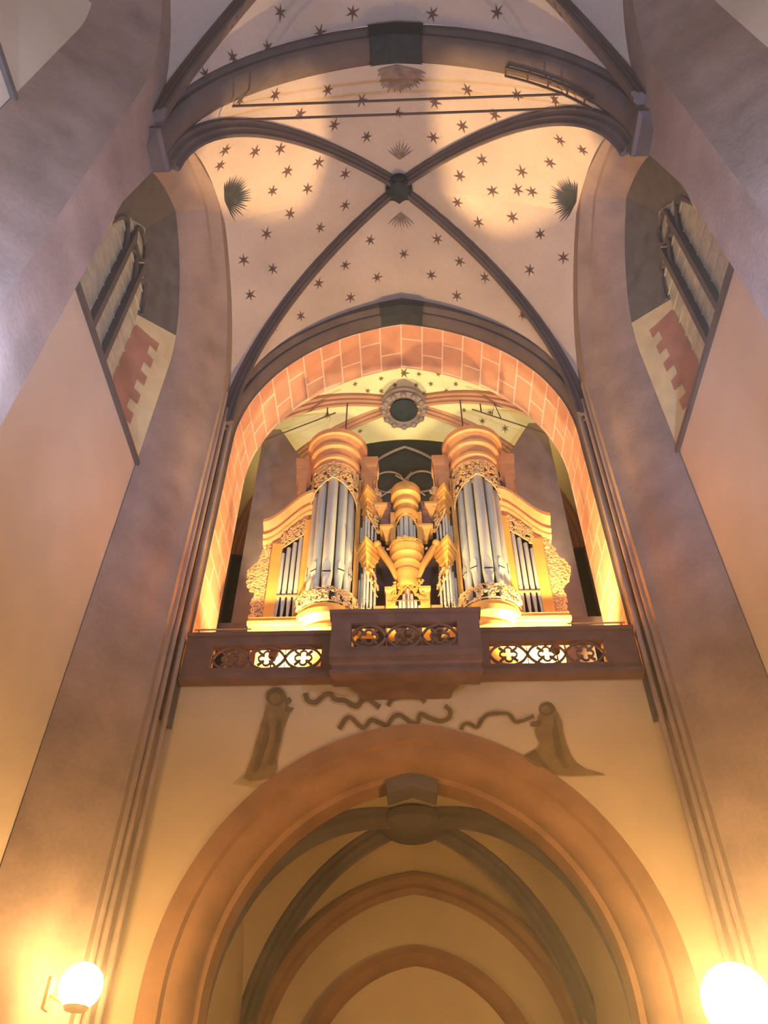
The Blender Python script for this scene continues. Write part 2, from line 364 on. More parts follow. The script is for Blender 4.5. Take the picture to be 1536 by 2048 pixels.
# ------------------------------------------------------------------ side bays (pier, splayed side arch, window wall)
def side(sx, Yc, name, label, win_label, n_win, YB, YV, YW, pa, pb):
    """Yc centre of the side arch on the inner face, YB centre of its outer edge, YV centre of the vault line, YW window centre"""
    X0, X1, X2 = 5.2, 6.3, 6.6
    mb = MB(); n = 20
    A = arc(3.66, SP, 22.55, n, 0, FLOOR, 6); Bm = arc(3.35, SP, 22.45, n, 0, FLOOR, 6); Bn = arc(3.2, SP, 22.3, n, 0, FLOOR, 6); B = arc(2.5, SP, 21.9, n, 0, FLOOR, 6)
    W = arc(3.775, SP, 22.9, n, 0, FLOOR, 6)
    rows = [[(sx * (X0 + .001), (YV + x) if z > SP - .01 else (Yc + xa), z) for (x, z), (xa, za) in zip(W, A)], [(sx * X0, Yc + x, z) for x, z in A], [(sx * (X0 + .08), Yc + x * .98, z - .02) for x, z in A],
            [(sx * (X0 + .32), Yc + (YB - Yc) * .3 + x, z) for x, z in Bm], [(sx * (X0 + .36), Yc + (YB - Yc) * .4 + x, z) for x, z in Bn],
            [(sx * (X1 - .05), YB + x * 1.02, z) for x, z in B], [(sx * X1, YB + x, z) for x, z in B]]
    mb.loft(rows, 0)
    for y0, y1 in filter(None, (pa, pb)): mb.box(min(sx * X0, sx * X1), max(sx * X0, sx * X1), y0, y1, FLOOR, SP + 5)
    pier = struct(mb.build('trim_%d' % side.n, 'stone', origin=(sx * 5.7, Yc, FLOOR)), label, 'pier'); side.n += 1
    p = MB(); z0, z1 = FLOOR, 14.1
    p.box(min(sx * (X1 + .02), sx * X2), max(sx * (X1 + .02), sx * X2), YB - 2.6, YB + 2.6, z0, z1)
    struct(p.build(name, 'plaster'), 'plain plaster wall below the sill, ' + label, 'wall')
    s_ = MB(); s_.box(min(sx * (X1 - .06), sx * (X2 + .5)), max(sx * (X1 - .06), sx * (X2 + .5)), YB - 2.55, YB + 2.55, z1 - .10, z1 + .05)
    s_.build('sill', 'mullion', pier)
    wn = empty('window_%d' % n_win, (sx * X2, YB, z1)); struct(wn, win_label, 'window')
    Xw = 6.95; ww = 1.3; zt = 20.9
    Wn = arc(ww, 17.6, zt, n, 0, z1, 6); Bo = arc(2.5, SP, 21.9, n, 0, z1, 6)
    r_ = MB(); ra = [(sx * X1, YB + x, z) for x, z in Bo]; rb = [(sx * Xw, YW + x, z) for x, z in Wn]; N = len(ra)
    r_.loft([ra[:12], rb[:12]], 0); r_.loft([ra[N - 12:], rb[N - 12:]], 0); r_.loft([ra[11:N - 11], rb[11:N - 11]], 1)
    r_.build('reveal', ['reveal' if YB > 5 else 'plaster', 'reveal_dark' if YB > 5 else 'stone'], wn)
    q = MB()
    for j in range(14):
        a = 0.30 if j % 2 else 0.48; zz = z1 + .1 + j * .38
        def pt(t_, z_): return (sx * (X1 + (Xw - X1) * t_ - .012), YB + 2.5 + (YW + ww - YB - 2.5) * t_ - .012, z_)
        q.poly([pt(1, zz), pt(1 - a - .15, zz), pt(1 - a - .15, zz + .38), pt(1, zz + .38)])
    if YB > 5: tag(q.build('quoin_band', 'quoin', wn), 'painted red brown quoins')
    g = MB(); g.poly([(sx * (Xw + .002), YW + x, z) for x, z in arc(ww, 17.6, zt, n, 0, z1)])
    tag(g.build('pane', 'glass', wn), 'dim leaded glass')
    f = MB()
    for yy in (-.43, .43): f.box(min(sx * Xw, sx * (Xw - .18)), max(sx * Xw, sx * (Xw - .18)), YW + yy - .08, YW + yy + .08, z1, 19.6)
    for e in (-1, 0, 1):
        f.tube([(sx * (Xw - .07), YW + e * .87 + x, z) for x, z in arc(.42, 18.6, 19.5, 8)], .06, 5)
    f.tube([(sx * (Xw - .07), YW + .42 * math.cos(a * PI / 8), 20.0 + .42 * math.sin(a * PI / 8)) for a in range(16)], .06, 5, closed=True)
    f.build('mullion', 'mullion', wn)
    l = MB()
    for j in range(10):
        zz = z1 + .4 + j * .6; l.box(min(sx * Xw, sx * (Xw - .03)), max(sx * Xw, sx * (Xw - .03)), YW - ww, YW + ww, zz, zz + .03)
    l.build('glazing_bar', 'lead', wn)
side.n = 6
for sx, sd_, k in ((-1, 'left', 0), (1, 'right', 1)):
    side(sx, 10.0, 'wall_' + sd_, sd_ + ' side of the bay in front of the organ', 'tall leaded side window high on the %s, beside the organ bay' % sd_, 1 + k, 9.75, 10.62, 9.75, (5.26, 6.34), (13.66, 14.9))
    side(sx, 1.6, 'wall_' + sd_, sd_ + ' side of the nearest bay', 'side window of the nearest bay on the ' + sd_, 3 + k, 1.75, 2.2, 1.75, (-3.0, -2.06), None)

# corner shafts beside the rear arch
sn = side.n
for sx in (-1, 1):
    m = MB()
    for dx, dy, r, zt in ((5.16, 14.22, .07, 18.6), (5.02, 14.40, .06, 18.2), (5.22, 13.95, .09, 19.0)):
        m.lathe(sx * dx, dy, [(r, FLOOR), (r, zt)], 12)
    struct(m.build('trim_%d' % sn, 'stone'), 'thin shafts in the %s corner beside the organ arch' % ('left' if sx < 0 else 'right'), 'shaft'); sn += 1

# ------------------------------------------------------------------ rear wall below the gallery
h2, sp2, ap2 = 4.6, 3.6, 8.64
A = arc(h2, sp2, ap2, 24)
mb = MB(); top = [(x, 14.9, 9.75) for x, z in A]
mb.loft([[(x, 14.9, z) for x, z in A], top]); mb.poly([(-5.3, 14.9, FLOOR), (-4.6, 14.9, FLOOR), (-4.6, 14.9, 9.75), (-5.3, 14.9, 9.75)]); mb.poly([(5.3, 14.9, FLOOR), (4.6, 14.9, FLOOR), (4.6, 14.9, 9.75), (5.3, 14.9, 9.75)])
wall_rear = struct(mb.build('wall_rear', 'plaster_tan'), 'plastered wall under the organ gallery around the big pointed arch', 'wall')
t = empty('trim_%d' % sn, (0, 15.3, FLOOR)); sn += 1; struct(t, 'wide pointed stone arch below the organ gallery', 'arch')
mb = MB(); band(mb, [(0, 14.86), (-.36, 14.88), (-.40, 15.0), (-.54, 15.02), (-.66, 15.12), (-.78, 15.3), (-.80, 15.45), (-.90, 15.5), (-.92, 15.7), (-.92, 16.0)], h2, sp2, ap2, FLOOR); mb.build('moulding', 'arch_low', t)
k = MB(); k.prism([(-.50, 7.40), (-.54, 7.68), (0, 7.90), (.54, 7.68), (.50, 7.40), (0, 7.56)], 15.44, 16.0); tag(k.build('keystone', 'rib', t), 'dark keystone at the arch point')
pt, ribs = bay(4.1, 16.0, 21.0, 3.4, 8.35, 8.0, 7.9, 7.4)
mb = MB()
for rows in pt: mb.loft(rows)
struct(mb.build('ceiling', 'plaster_low'), 'small vault under the organ gallery behind the lower arch', 'vault')
t = empty('trim_%d' % sn, (0, 18.6, 3.4)); sn += 1; struct(t, 'ribs of the small vault under the organ gallery', 'vault ribs')
for D in ribs:
    m2 = MB(); m2.sweep(D[::-1], [(a * .95, b * 1.1) for a, b in RIBP]); m2.build('rib', 'rib', t)
b = MB(); b.lathe(0, 18.5, [(.5, 8.4), (.78, 8.2), (.8, 8.0), (.6, 7.86), (.3, 7.8)], 24); b.build('boss', 'rib', t)
mb = MB(); mb.box(-5.3, 5.3, 21.0, 21.3, FLOOR, 9.9)
for sx in (-1, 1): mb.box(min(sx * 4.0, sx * 4.3), max(sx * 4.0, sx * 4.3), 16.3, 21, FLOOR, 9.5)
struct(mb.build('wall_rear', 'plaster_low'), 'back wall of the porch seen through the lower arch', 'wall')
t = empty('trim_%d' % sn, (0, 20.9, FLOOR)); sn += 1; struct(t, 'stepped pointed portal arches on the porch back wall', 'arch')
mb = MB(); band(mb, [(.0, 21.0), (-.02, 20.75), (-.15, 20.68), (-.32, 20.72), (-.36, 20.9), (-.5, 20.98)], 4.0, 3.4, 7.9, FLOOR); mb.build('outer_moulding', 'arch_low', t)
mb = MB(); band(mb, [(.0, 21.0), (-.02, 20.75), (-.2, 20.72), (-.34, 20.8), (-.42, 20.98)], 2.9, 3.0, 6.2, FLOOR); mb.build('inner_moulding', 'arch_low', t)

# gallery floor slab and chamber walls
mb = MB(); mb.box(-5.9, 5.9, 14.86, 21.3, 9.66, 9.80)
struct(mb.build('floor', 'stone'), 'stone floor slab of the organ gallery', 'floor')
mb = MB()
for sx in (-1, 1):
    mb.box(min(sx * 5.9, sx * 6.1), max(sx * 5.9, sx * 6.1), 16.7, 20.1, 9.8, 24.5)
    mb.box(min(sx * 5.0, sx * 5.9), max(sx * 5.0, sx * 5.9), 16.7, 16.72, 9.95, 18)
struct(mb.build('wall_rear', 'panel'), 'side walls of the organ chamber behind the arch', 'wall')
mb = MB(); mb.box(-6, 6, 20.0, 20.2, 9.8, 25.2); struct(mb.build('wall_rear', 'back_shade'), 'back wall of the organ chamber, coloured near black for the shade behind the organ', 'wall')
# west window on the chamber back wall
wn = empty('window_5', (0, 19.92, 14)); struct(wn, 'dark traceried west window behind the organ centre', 'window')
g = MB(); g.prism([(x, z) for x, z in arc(2.0, 20.3, 23.4, 16, 0, 13.5)], 19.96, 19.99); g.build('pane', 'glass_dark', wn)
f = MB(); f.tube([(x, 19.90, z) for x, z in arc(2.0, 20.3, 23.4, 16, 0, 13.5)], .05, 6)
for cx in (-.62, .62): f.tube([(cx + .55 * math.cos(a * PI / 12), 19.90, 21.45 + .55 * math.sin(a * PI / 12)) for a in range(24)], .035, 5, closed=True)
f.tube([(-1.0, 19.90, 20.6), (-.2, 19.90, 21.3), (.25, 19.90, 21.95)], .035, 5); f.tube([(.7, 19.90, 20.7), (.1, 19.90, 21.4), (-.35, 19.90, 21.8)], .035, 5)
for xx in (-1, 0, 1): f.box(xx - .05, xx + .05, 19.86, 19.96, 13.5, 19.2)
f.build('tracery', 'panel', wn)

# ------------------------------------------------------------------ gallery parapet
par = empty('gallery_parapet', (0, 14.6, 9.6)); tag(par, 'dark stone balcony parapet with pierced tracery in front of the organ', 'parapet')
def tracery(x0, z0, W, Hh, Y, wid=.035, tri=True):
    m = MB(); cx, cz = x0 + W / 2, z0 + Hh / 2; d = .10
    def bar(p): m.tube([(x, Y + d, z) for x, z in p], wid, 4, rz=1.0)
    n = 8
    cor = [(0, Hh / 2), (W / 2, Hh), (W, Hh / 2), (W / 2, 0)]
    for i in range(4):
        a, b_ = cor[i], cor[(i + 1) % 4]; mx, mz = (a[0] + b_[0]) / 2, (a[1] + b_[1]) / 2
        ox, oz = (mx - W / 2) * .30, (mz - Hh / 2) * .30
        bar([(x0 + a[0] * (1 - t) + b_[0] * t + ox * math.sin(PI * t), z0 + a[1] * (1 - t) + b_[1] * t + oz * math.sin(PI * t)) for t in [k / n for k in range(n + 1)]])
    pts = []
    for k in range(48):                                    # quatrefoil outline
        a = 2 * PI * k / 48; r = Hh * (.15 + .16 * abs(math.cos(2 * a)) ** .7)
        pts.append((cx + r * math.cos(a), Y + d, cz + r * math.sin(a)))
    m.tube(pts, wid * .8, 4, closed=True)
    for k in range(4):
        a = PI / 4 + k * PI / 2
        bar([(cx + Hh * .15 * math.cos(a), cz + Hh * .15 * math.sin(a)), (cx + W * .33 * math.cos(a), cz + Hh * .42 * math.sin(a))])
    m.tube([(x0, Y + d, z0), (x0, Y + d, z0 + Hh)], wid * .4, 4)
    return m
def frame(name, x0, x1, Y, z0, z1, hz0, hz1, hx0, hx1, label=None):
    m = MB(); D = .22
    m.box(x0, x1, Y, Y + D, hz1, z1); m.box(x0, x1, Y, Y + D, z0, hz0); m.box(x0, hx0, Y, Y + D, hz0, hz1); m.box(hx1, x1, Y, Y + D, hz0, hz1)
    m.box(x0 - (0 if abs(x0) > 4 else .05), x1 + (0 if abs(x1) > 4 else .05), Y - .07, Y + D + .05, z1 - .10, z1)
    m.box(x0, x1, Y - .05, Y, z0, z0 + .14); m.box(x0, x1, Y - .025, Y, z0 + .14, z0 + .20)
    return m.build(name, 'gallery_stone', par)
ZT = 10.82
frame('parapet_frame', -4.98, -1.62, 14.6, 9.60, ZT, 9.90, 10.50, -4.36, -1.93)
frame('parapet_frame', 1.48, 4.98, 14.6, 9.60, ZT, 9.90, 10.50, 1.76, 4.26)
for x0, n_ in ((-4.36, 3), (1.76, 3)):
    W_ = (2.43 if x0 < 0 else 2.50) / 3
    for k in range(n_): tracery(x0 + k * W_, 9.90, W_, .60, 14.6).build('tracery_panel', 'gallery_stone', par)
Yc_ = 13.86
frame('parapet_frame', -1.66, 1.52, Yc_, 9.60, ZT, 9.88, 10.50, -1.23, 1.04)
for k in range(3): tracery(-1.23 + k * .757, 9.88, .757, .62, Yc_).build('tracery_panel', 'gallery_stone', par)
for xa, xb in ((-1.66, -1.5), (1.36, 1.52)):
    m = MB(); m.box(xa, xb, Yc_ + .2, 14.7, 9.7, ZT); m.build('side_cheek', 'gallery_stone', par)
m = MB(); m.box(-1.66, 1.52, 13.86, 14.87, 9.56, 9.72)
pl = [(-1.66, 13.88), (1.52, 13.88), (1.50, 14.02), (1.30, 14.16), (1.08, 14.36), (.93, 14.60), (.88, 14.87), (-1.06, 14.87), (-1.12, 14.60), (-1.26, 14.36), (-1.46, 14.16), (-1.64, 14.02)]
m.loft([[(-.07 + (x + .07) * q, 14.87 - (14.87 - y) * q, z) for x, y in pl] for q, z in ((1, 9.58), (1, 9.50), (.96, 9.47), (.96, 9.36), (.99, 9.34), (.99, 9.24), (.93, 9.22))], 0, True, True)
m.build('corbel', 'gallery_stone', par)

# ------------------------------------------------------------------ murals on the wall under the gallery
def wall_paint(name, polys, label, cat, group=None):
    m = MB()
    for i, (pts, mi) in enumerate(polys):
        off = 14.885 - .004 * i
        m.poly([at(x, y, off) for x, y in pts], mi)
    return tag(m.build(name, ['mural', 'mural_mid', 'mural_soft'], smooth=False), label, cat, group)
def circ(cx, cy, r, ry=None, n=20): return [(cx + r * math.cos(2 * PI * k / n), cy + (ry or r) * math.sin(2 * PI * k / n)) for k in range(n)]
def soft(pts, k):
    cx = sum(p[0] for p in pts) / len(pts); cy = sum(p[1] for p in pts) / len(pts)
    out = []
    for x, y in pts:
        d = math.hypot(x - cx, y - cy) or 1; out.append((x + (x - cx) / d * k, y + (y - cy) / d * k))
    return out
bodyL = [(536, 1404), (531, 1414), (528, 1432), (522, 1452), (514, 1480), (505, 1510), (494, 1538), (487, 1556), (500, 1562), (525, 1560), (545, 1555), (553, 1540), (554, 1515), (560, 1490), (566, 1462), (574, 1440), (580, 1424), (576, 1410), (570, 1404)]
bodyR = [(1082, 1424), (1076, 1434), (1074, 1448), (1070, 1460), (1074, 1475), (1080, 1486), (1076, 1496), (1060, 1504), (1042, 1514), (1036, 1522), (1052, 1532), (1075, 1543), (1105, 1549), (1140, 1552), (1180, 1551), (1210, 1549), (1195, 1544), (1172, 1538), (1152, 1524), (1140, 1506), (1132, 1484), (1126, 1464), (1125, 1446), (1118, 1430), (1110, 1416), (1098, 1412)]
def splitpoly(m): return m
wall_paint('wall_painting', [(circ(552, 1394, 25, 22), 2), (soft(bodyL, 3), 2), ([(487, 1550), (468, 1566), (510, 1576), (548, 1562)], 2), (bodyL, 1), (circ(552, 1393, 20, 19), 0), (circ(551, 1396, 11, 11), 1), ([(566, 1398), (580, 1394), (584, 1402), (572, 1412)], 0), ([(572, 1412), (588, 1416), (582, 1424), (570, 1424)], 0),
    ([(534, 1440), (528, 1470), (512, 1520), (506, 1545), (514, 1545), (526, 1510), (538, 1470)], 0), ([(556, 1440), (550, 1480), (538, 1530), (545, 1530), (556, 1488), (564, 1444)], 0)],
    'painted standing robed figure on the left of the wall under the gallery', 'painting')
wall_paint('wall_painting', [(soft(bodyR, 3), 2), (bodyR, 1), (circ(1094, 1418, 16, 14), 0), (circ(1091, 1419, 9, 8), 1), ([(1082, 1440), (1062, 1444), (1060, 1452), (1080, 1454)], 0),
    ([(1110, 1430), (1118, 1470), (1128, 1515), (1140, 1535), (1128, 1538), (1114, 1510), (1106, 1470)], 0), ([(1070, 1500), (1050, 1518), (1075, 1534), (1100, 1538), (1085, 1520)], 0)],
    'painted kneeling robed figure with a train on the right of the wall under the gallery', 'painting')
SCR = [([(610, 1386), (615, 1403), (632, 1406), (645, 1392), (660, 1386), (670, 1400), (690, 1400), (705, 1411), (716, 1414), (722, 1402), (735, 1397), (750, 1408), (760, 1414)], 'painted scroll banner at upper left beside the standing figure', 6),
       ([(776, 1412), (783, 1398), (800, 1394), (828, 1394), (843, 1396), (850, 1405)], 'short painted scroll directly below the gallery corbel', 5),
       ([(678, 1458), (692, 1436), (702, 1434), (715, 1448), (728, 1458), (742, 1438), (755, 1444), (775, 1452), (785, 1434), (800, 1428), (822, 1446), (836, 1448), (840, 1426), (858, 1436), (880, 1444), (898, 1438), (902, 1422), (890, 1411)], 'longest painted scroll banner just above the lower arch point', 5.5),
       ([(922, 1459), (926, 1449), (938, 1446), (955, 1457), (962, 1440), (975, 1428), (1010, 1426), (1020, 1429), (1030, 1445), (1045, 1442), (1068, 1432)], 'painted scroll banner running to the kneeling figure on the right', 4.5)]
for pts, lab, wd in SCR:
    m = MB()
    L = [];
    for i in range(len(pts) - 1):
        for k in range(4): L.append((pts[i][0] + (pts[i + 1][0] - pts[i][0]) * k / 4, pts[i][1] + (pts[i + 1][1] - pts[i][1]) * k / 4))
    L.append(pts[-1]); S = L[:]
    for _ in range(2): S = [S[0]] + [((S[i - 1][0] + 2 * S[i][0] + S[i + 1][0]) / 4, (S[i - 1][1] + 2 * S[i][1] + S[i + 1][1]) / 4) for i in range(1, len(S) - 1)] + [S[-1]]
    for wmul, mi, off in ((1.5, 1, 14.884), (.85, 0, 14.880)):
        a_, b_ = [], []
        for i, p in enumerate(S):
            q0, q1 = S[max(i - 1, 0)], S[min(i + 1, len(S) - 1)]; dx, dy = q1[0] - q0[0], q1[1] - q0[1]; l_ = math.hypot(dx, dy) or 1
            a_.append(at(p[0] - dy / l_ * wd * wmul, p[1] + dx / l_ * wd * wmul, off)); b_.append(at(p[0] + dy / l_ * wd * wmul, p[1] - dx / l_ * wd * wmul, off))
        m.loft([a_, b_], mi)
    tag(m.build('painted_scroll', ['mural', 'mural_soft'], smooth=False), lab, 'painting')

# ------------------------------------------------------------------ organ
ORGAN = empty('pipe_organ', (0, 16.3, 9.95)); tag(ORGAN, 'large golden wooden pipe organ with two round towers standing on the gallery', 'organ')
def scroll(mb, P, U, V, r, th, rot, m=0, turns=1.25, flip=1):
    n = 10; path = []; rad = []
    for i in range(n + 1):
        t = i / n; rr = r * (1 - .78 * t); a = rot + flip * turns * 2 * PI * t
        path.append(P + U * (rr * math.cos(a)) + V * (rr * math.sin(a))); rad.append(th * (1.25 - .6 * t))
    mb.tube(path, rad, 4, m)
def leaf(mb, P, U, V, L, a, m=0):
    u = U * math.cos(a) + V * math.sin(a); v = -U * math.sin(a) + V * math.cos(a); n_ = U.cross(V)
    mb.loft([[P, P, P], [P + u * L * .4 + v * L * .22, P + u * L * .45 + n_ * .03, P + u * L * .4 - v * L * .22], [P + u * L, P + u * L, P + u * L]], m)
def lace(name, parent, region, surf, count, size, seed, m='carving', th=.018, border=None):
    """openwork carving: region(u,v)->bool in unit square, surf(u,v)->(point,U,V)"""
    r = random.Random(seed); mb = MB(); pts = []; tries = 0
    while len(pts) < count and tries < count * 60:
        tries += 1; u, v = r.random(), r.random()
        if not region(u, v): continue
        P, U, V = surf(u, v)
        if any((P - q).length < size * 1.25 for q in pts): continue
        pts.append(P); scroll(mb, P, U, V, size * r.uniform(.8, 1.15), th, r.uniform(0, 6.28), 0, 1.2, r.choice((-1, 1)))
        for _ in range(2): leaf(mb, P + U * size * r.uniform(-.6, .6) + V * size * r.uniform(-.6, .6), U, V, size * 1.1, r.uniform(0, 6.28))
    if border:
        for path in border: mb.tube(path, th * 1.1, 4)
    return mb.build(name, m, parent)

def pipe(mbp, x, y, zb, zt, r, zm, ang=-PI / 2, dark=1, taper=.35):
    """a metal organ pipe: cone foot, mouth with dark slot and arched lip, cylinder body; ang = facing direction"""
    n = 14
    mbp.lathe(x, y, [(r * taper, zb), (r * .55, zb + (zm - zb) * .35), (r * .97, zm - .05), (r, zm), (r, zt - .02), (r * .9, zt)], n, 0)
    d = Vector((math.cos(ang), math.sin(ang), 0)); s_ = Vector((-d.y, d.x, 0)); c = Vector((x, y, 0))
    def P(a, z, o): return c + d * (r * o) + s_ * (r * a) + Vector((0, 0, z))
    h = r * .30
    mbp.loft([[P(-.72, zm, .84), P(.72, zm, .84)], [P(-.72, zm + h, .84), P(.72, zm + h, .84)]], 1)
    mbp.loft([[P(-.74, zm - .0, 1.02), P(-.74, zm + h, 1.02)], [P(.74, zm, 1.02), P(.74, zm + h, 1.02)]], 1)
    up = [P(-.74, zm + h, 1.05), P(.74, zm + h, 1.05), P(.74, zm + h + r * 1.4, 1.0), P(.45, zm + h + r * 2.2, 1.02), P(0, zm + h + r * 2.6, 1.04), P(-.45, zm + h + r * 2.2, 1.02), P(-.74, zm + h + r * 1.4, 1.0)]
    mbp.poly(up, 0)
    mbp.loft([[P(-.55, zm - r * 1.2, .86), P(.55, zm - r * 1.2, .86)], [P(-.74, zm - .01, 1.06), P(.74, zm - .01, 1.06)]], 0)
def add_pipe(parent, x, y, zb, zt, r, zm, ang=-PI / 2, name='pipe'):
    m = MB(); pipe(m, x, y, zb, zt, r, zm, ang); return m.build(name, ['tin', 'slot'], parent)

def big_tower(sx):
    cx, cy = sx * 2.08, 16.25; R0 = .66
    B = MB()
    B.lathe(cx, cy, [(.60, 9.85), (.60, 10.9), (.62, 11.3), (.64, 11.36), (.64, 11.46), (.58, 11.5), (.58, 11.58), (.66, 11.66), (.72, 11.68), (.72, 11.78), (.66, 11.80), (.66, 11.88), (.76, 12.0), (.84, 12.04), (.84, 12.20), (.78, 12.22), (.78, 12.38), (.3, 12.4)], 40)
    tower = B.build('round_tower', 'gold', ORGAN)
    T = MB()                                             # cap of the round tower
    T.lathe(cx, cy, [(.60, 17.55), (.67, 17.56), (.69, 17.66), (.66, 17.70), (.66, 17.84), (.73, 17.88), (.74, 17.98), (.69, 18.02), (.69, 18.16), (.71, 18.30), (.80, 18.36), (.81, 18.46), (.77, 18.50), (.78, 18.62), (.84, 18.70), (.85, 18.76), (.92, 18.80), (.93, 18.98), (.88, 19.02), (.2, 19.03)], 40)
    T.build('cap', 'wood', tower)
    K = MB()
    K.box(cx - .62, cx + .62, cy + .15, cy + .75, 10.4, 18.6); K.build('back', 'case_dark', tower)
    for e in (-1, 1):                                    # stiles beside the pipes
        M_ = MB(); xx = cx + e * .70
        M_.box(xx - .07, xx + .07, cy - .02, cy + .55, 12.3, 17.6); M_.build('stile', 'gold', tower)
        M_ = MB(); xa = cx + e * .98                      # entablature block beside the cap
        pl = [(xa - .25, cy - .02), (xa + .25, cy - .02), (xa + .25, cy + .6), (xa - .25, cy + .6)]
        M_.mould(pl, [(.80, 16.55), (.86, 16.6), (.86, 16.7), (.78, 16.75), (.78, 17.55), (.88, 17.62), (.88, 17.8), (.95, 17.9), (.95, 18.2), (1.05, 18.3), (1.12, 18.45), (1.12, 18.62)])
        M_.mould([(x, y - .03) for x, y in [(xa - .12, cy - .05), (xa + .12, cy - .05), (xa + .12, cy), (xa - .12, cy)]], [(1, 16.9), (1, 17.6)])
        M_.build('entablature_block', 'wood', tower)
    for i, a in enumerate([-188, -156, -124, -90, -56, -24, 8]):
        a_ = R_(a); k = abs(i - 3); rr = (.150, .125, .115, .085)[k]; rad = .53
        zm = (13.45, 13.60, 13.62, 14.9)[k]
        add_pipe(tower, cx + rad * math.cos(a_), cy + rad * math.sin(a_), 12.40, 17.35 - .30 * k, rr, zm, a_)
    # carved shade hung under the cap
    def surf(u, v, rr=.685):
        a = R_(-185 + 190 * u); z = 16.0 + 1.65 * v
        return Vector((cx + rr * math.cos(a), cy + rr * math.sin(a), z)), Vector((-math.sin(a), math.cos(a), 0)), Vector((0, 0, 1))
    def low(u): return .64 - 1.0 * abs(u - .5) ** 1.1 * 1.15
    lace('pipe_shade', tower, lambda u, v: v > max(0, low(u)) , surf, 110, .075, 11 + sx, border=[[surf(u / 30, max(0.0, low(u / 30)))[0] for u in range(31)], [surf(u / 30, 1)[0] for u in range(31)]])
    def surf2(u, v):
        a = R_(-200 + 220 * u); z = 12.42 + .42 * v; rr = .80 + .03 * math.sin(v * PI)
        return Vector((cx + rr * math.cos(a), cy + rr * math.sin(a), z)), Vector((-math.sin(a), math.cos(a), 0)), Vector((0, 0, 1))
    lace('carved_rail', tower, lambda u, v: True, surf2, 70, .075, 21 + sx, border=[[surf2(u / 30, .02)[0] for u in range(31)], [surf2(u / 30, .98 + .1 * math.sin(u * 1.6))[0] for u in range(31)]])
    # outer wing
    def X(a): return sx * a
    def bx(m_, a, b, *r): m_.box(min(X(a), X(b)), max(X(a), X(b)), *r)
    Yw = 16.2
    M_ = MB()
    for z0, z1, e in ((11.55, 11.75, .05), (11.75, 11.95, .12), (11.95, 12.05, .20), (12.05, 12.20, .14)): bx(M_, 2.6, 3.92 + e * .3, Yw - .25 - e, Yw + .5, z0, z1)
    bx(M_, 2.6, 3.72, Yw - .15, Yw + .5, 9.85, 11.56)
    wing = M_.build('side_wing', 'gold', ORGAN)
    M_ = MB(); bx(M_, 2.66, 2.86, Yw - .06, Yw + .5, 12.2, 15.9); M_.build('stile', 'gold', wing)
    M_ = MB(); bx(M_, 3.42, 3.70, Yw - .06, Yw + .5, 12.2, 15.0); M_.build('stile', 'gold', wing)
    M_ = MB(); bx(M_, 2.8, 3.5, Yw + .3, Yw + .4, 12.2, 15.9); M_.build('wing_back', 'slot', wing)
    # S curved cornice
    n = 18; prof = [(.0, -.02), (-.10, .06), (-.10, .14), (-.20, .20), (-.16, .34), (-.28, .44), (-.38, .52), (-.38, .64), (-.34, .68), (.4, .68), (.4, -.02)]
    rows = []
    for i in range(n + 1):
        t = i / n; a = 2.62 + 1.36 * t; s_ = 1 - (3 * t * t - 2 * t ** 3); zb = 15.02 + 1.15 * s_
        rows.append([(X(a), Yw + d, zb + e) for d, e in prof])
    M_ = MB(); M_.loft(rows, 0, True, True); M_.build('curved_cornice', 'wood', wing)
    rows = []
    for i in range(n + 1):
        t = i / n; a = 2.75 + 1.0 * t; s_ = 1 - (3 * t * t - 2 * t ** 3); zt = 15.1 + 1.15 * s_
        rows.append([(X(a), Yw, zt), (X(a), Yw, 15.0 if t > .68 else zt - .15 - .1)])
    M_ = MB(); M_.loft(rows); M_.build('frieze', 'wood', wing)
    for i in range(4):
        xx = 2.94 + i * .155; add_pipe(wing, X(xx), Yw + .05, 12.25, 15.1 - .2 * i + .2, .066, 13.2)
    M_ = MB(); bx(M_, 2.86, 3.44, Yw - .05, Yw - .02, 13.13, 13.18); M_.build('pipe_rail', 'wood', wing)
    def s3(u, v): return Vector((X(2.86 + .6 * u), Yw - .05, 14.35 + 1.6 * v)), Vector((1, 0, 0)), Vector((0, 0, 1))
    def topv(u): return (15.15 + .85 * (1 - (3 * (.25 + u * .45) ** 2 - 2 * (.25 + u * .45) ** 3)) - 14.35) / 1.6
    lace('pipe_shade', wing, lambda u, v: topv(u) - .32 < v < topv(u), s3, 34, .065, 31 + sx, border=[[s3(u / 12, topv(u / 12) - .33)[0] for u in range(13)]])
    lace('foot_carving', wing, lambda u, v: v < .11 * (1 + .3 * math.sin(u * 20)), lambda u, v: (Vector((X(2.86 + .56 * u), Yw - .06, 12.22 + 1.4 * v)), Vector((1, 0, 0)), Vector((0, 0, 1))), 10, .05, 41 + sx)
    # carved ear
    def ew(v): return .16 + .42 * math.exp(-((v - .60) / .22) ** 2) + .16 * math.exp(-((v - .12) / .25) ** 2) + .05 * math.sin(v * 30)
    def s4(u, v): return Vector((X(3.68 + .75 * u), Yw + .05 - .06 * math.sin(u * 4), 12.25 + 2.75 * v)), Vector((1, 0, 0)), Vector((0, 0, 1))
    M2 = lace('carved_ear', wing, lambda u, v: u * .75 < ew(v) , s4, 95, .085, 51 + sx, th=.026, border=[[s4(ew(v / 30) / .75, v / 30)[0] for v in range(31)]])
    # rear side screen with sloped top
    M_ = MB(); M_.prism([(X(2.6), 10), (X(5.0), 10), (X(5.0), 22.3), (X(4.42), 22.3), (X(4.25), 22.0), (X(3.15), 19.9), (X(2.6), 19.0)], 18.0, 18.15)
    tag(M_.build('rear_screen', 'panel', ORGAN), 'plain grey side screen with sloping top')
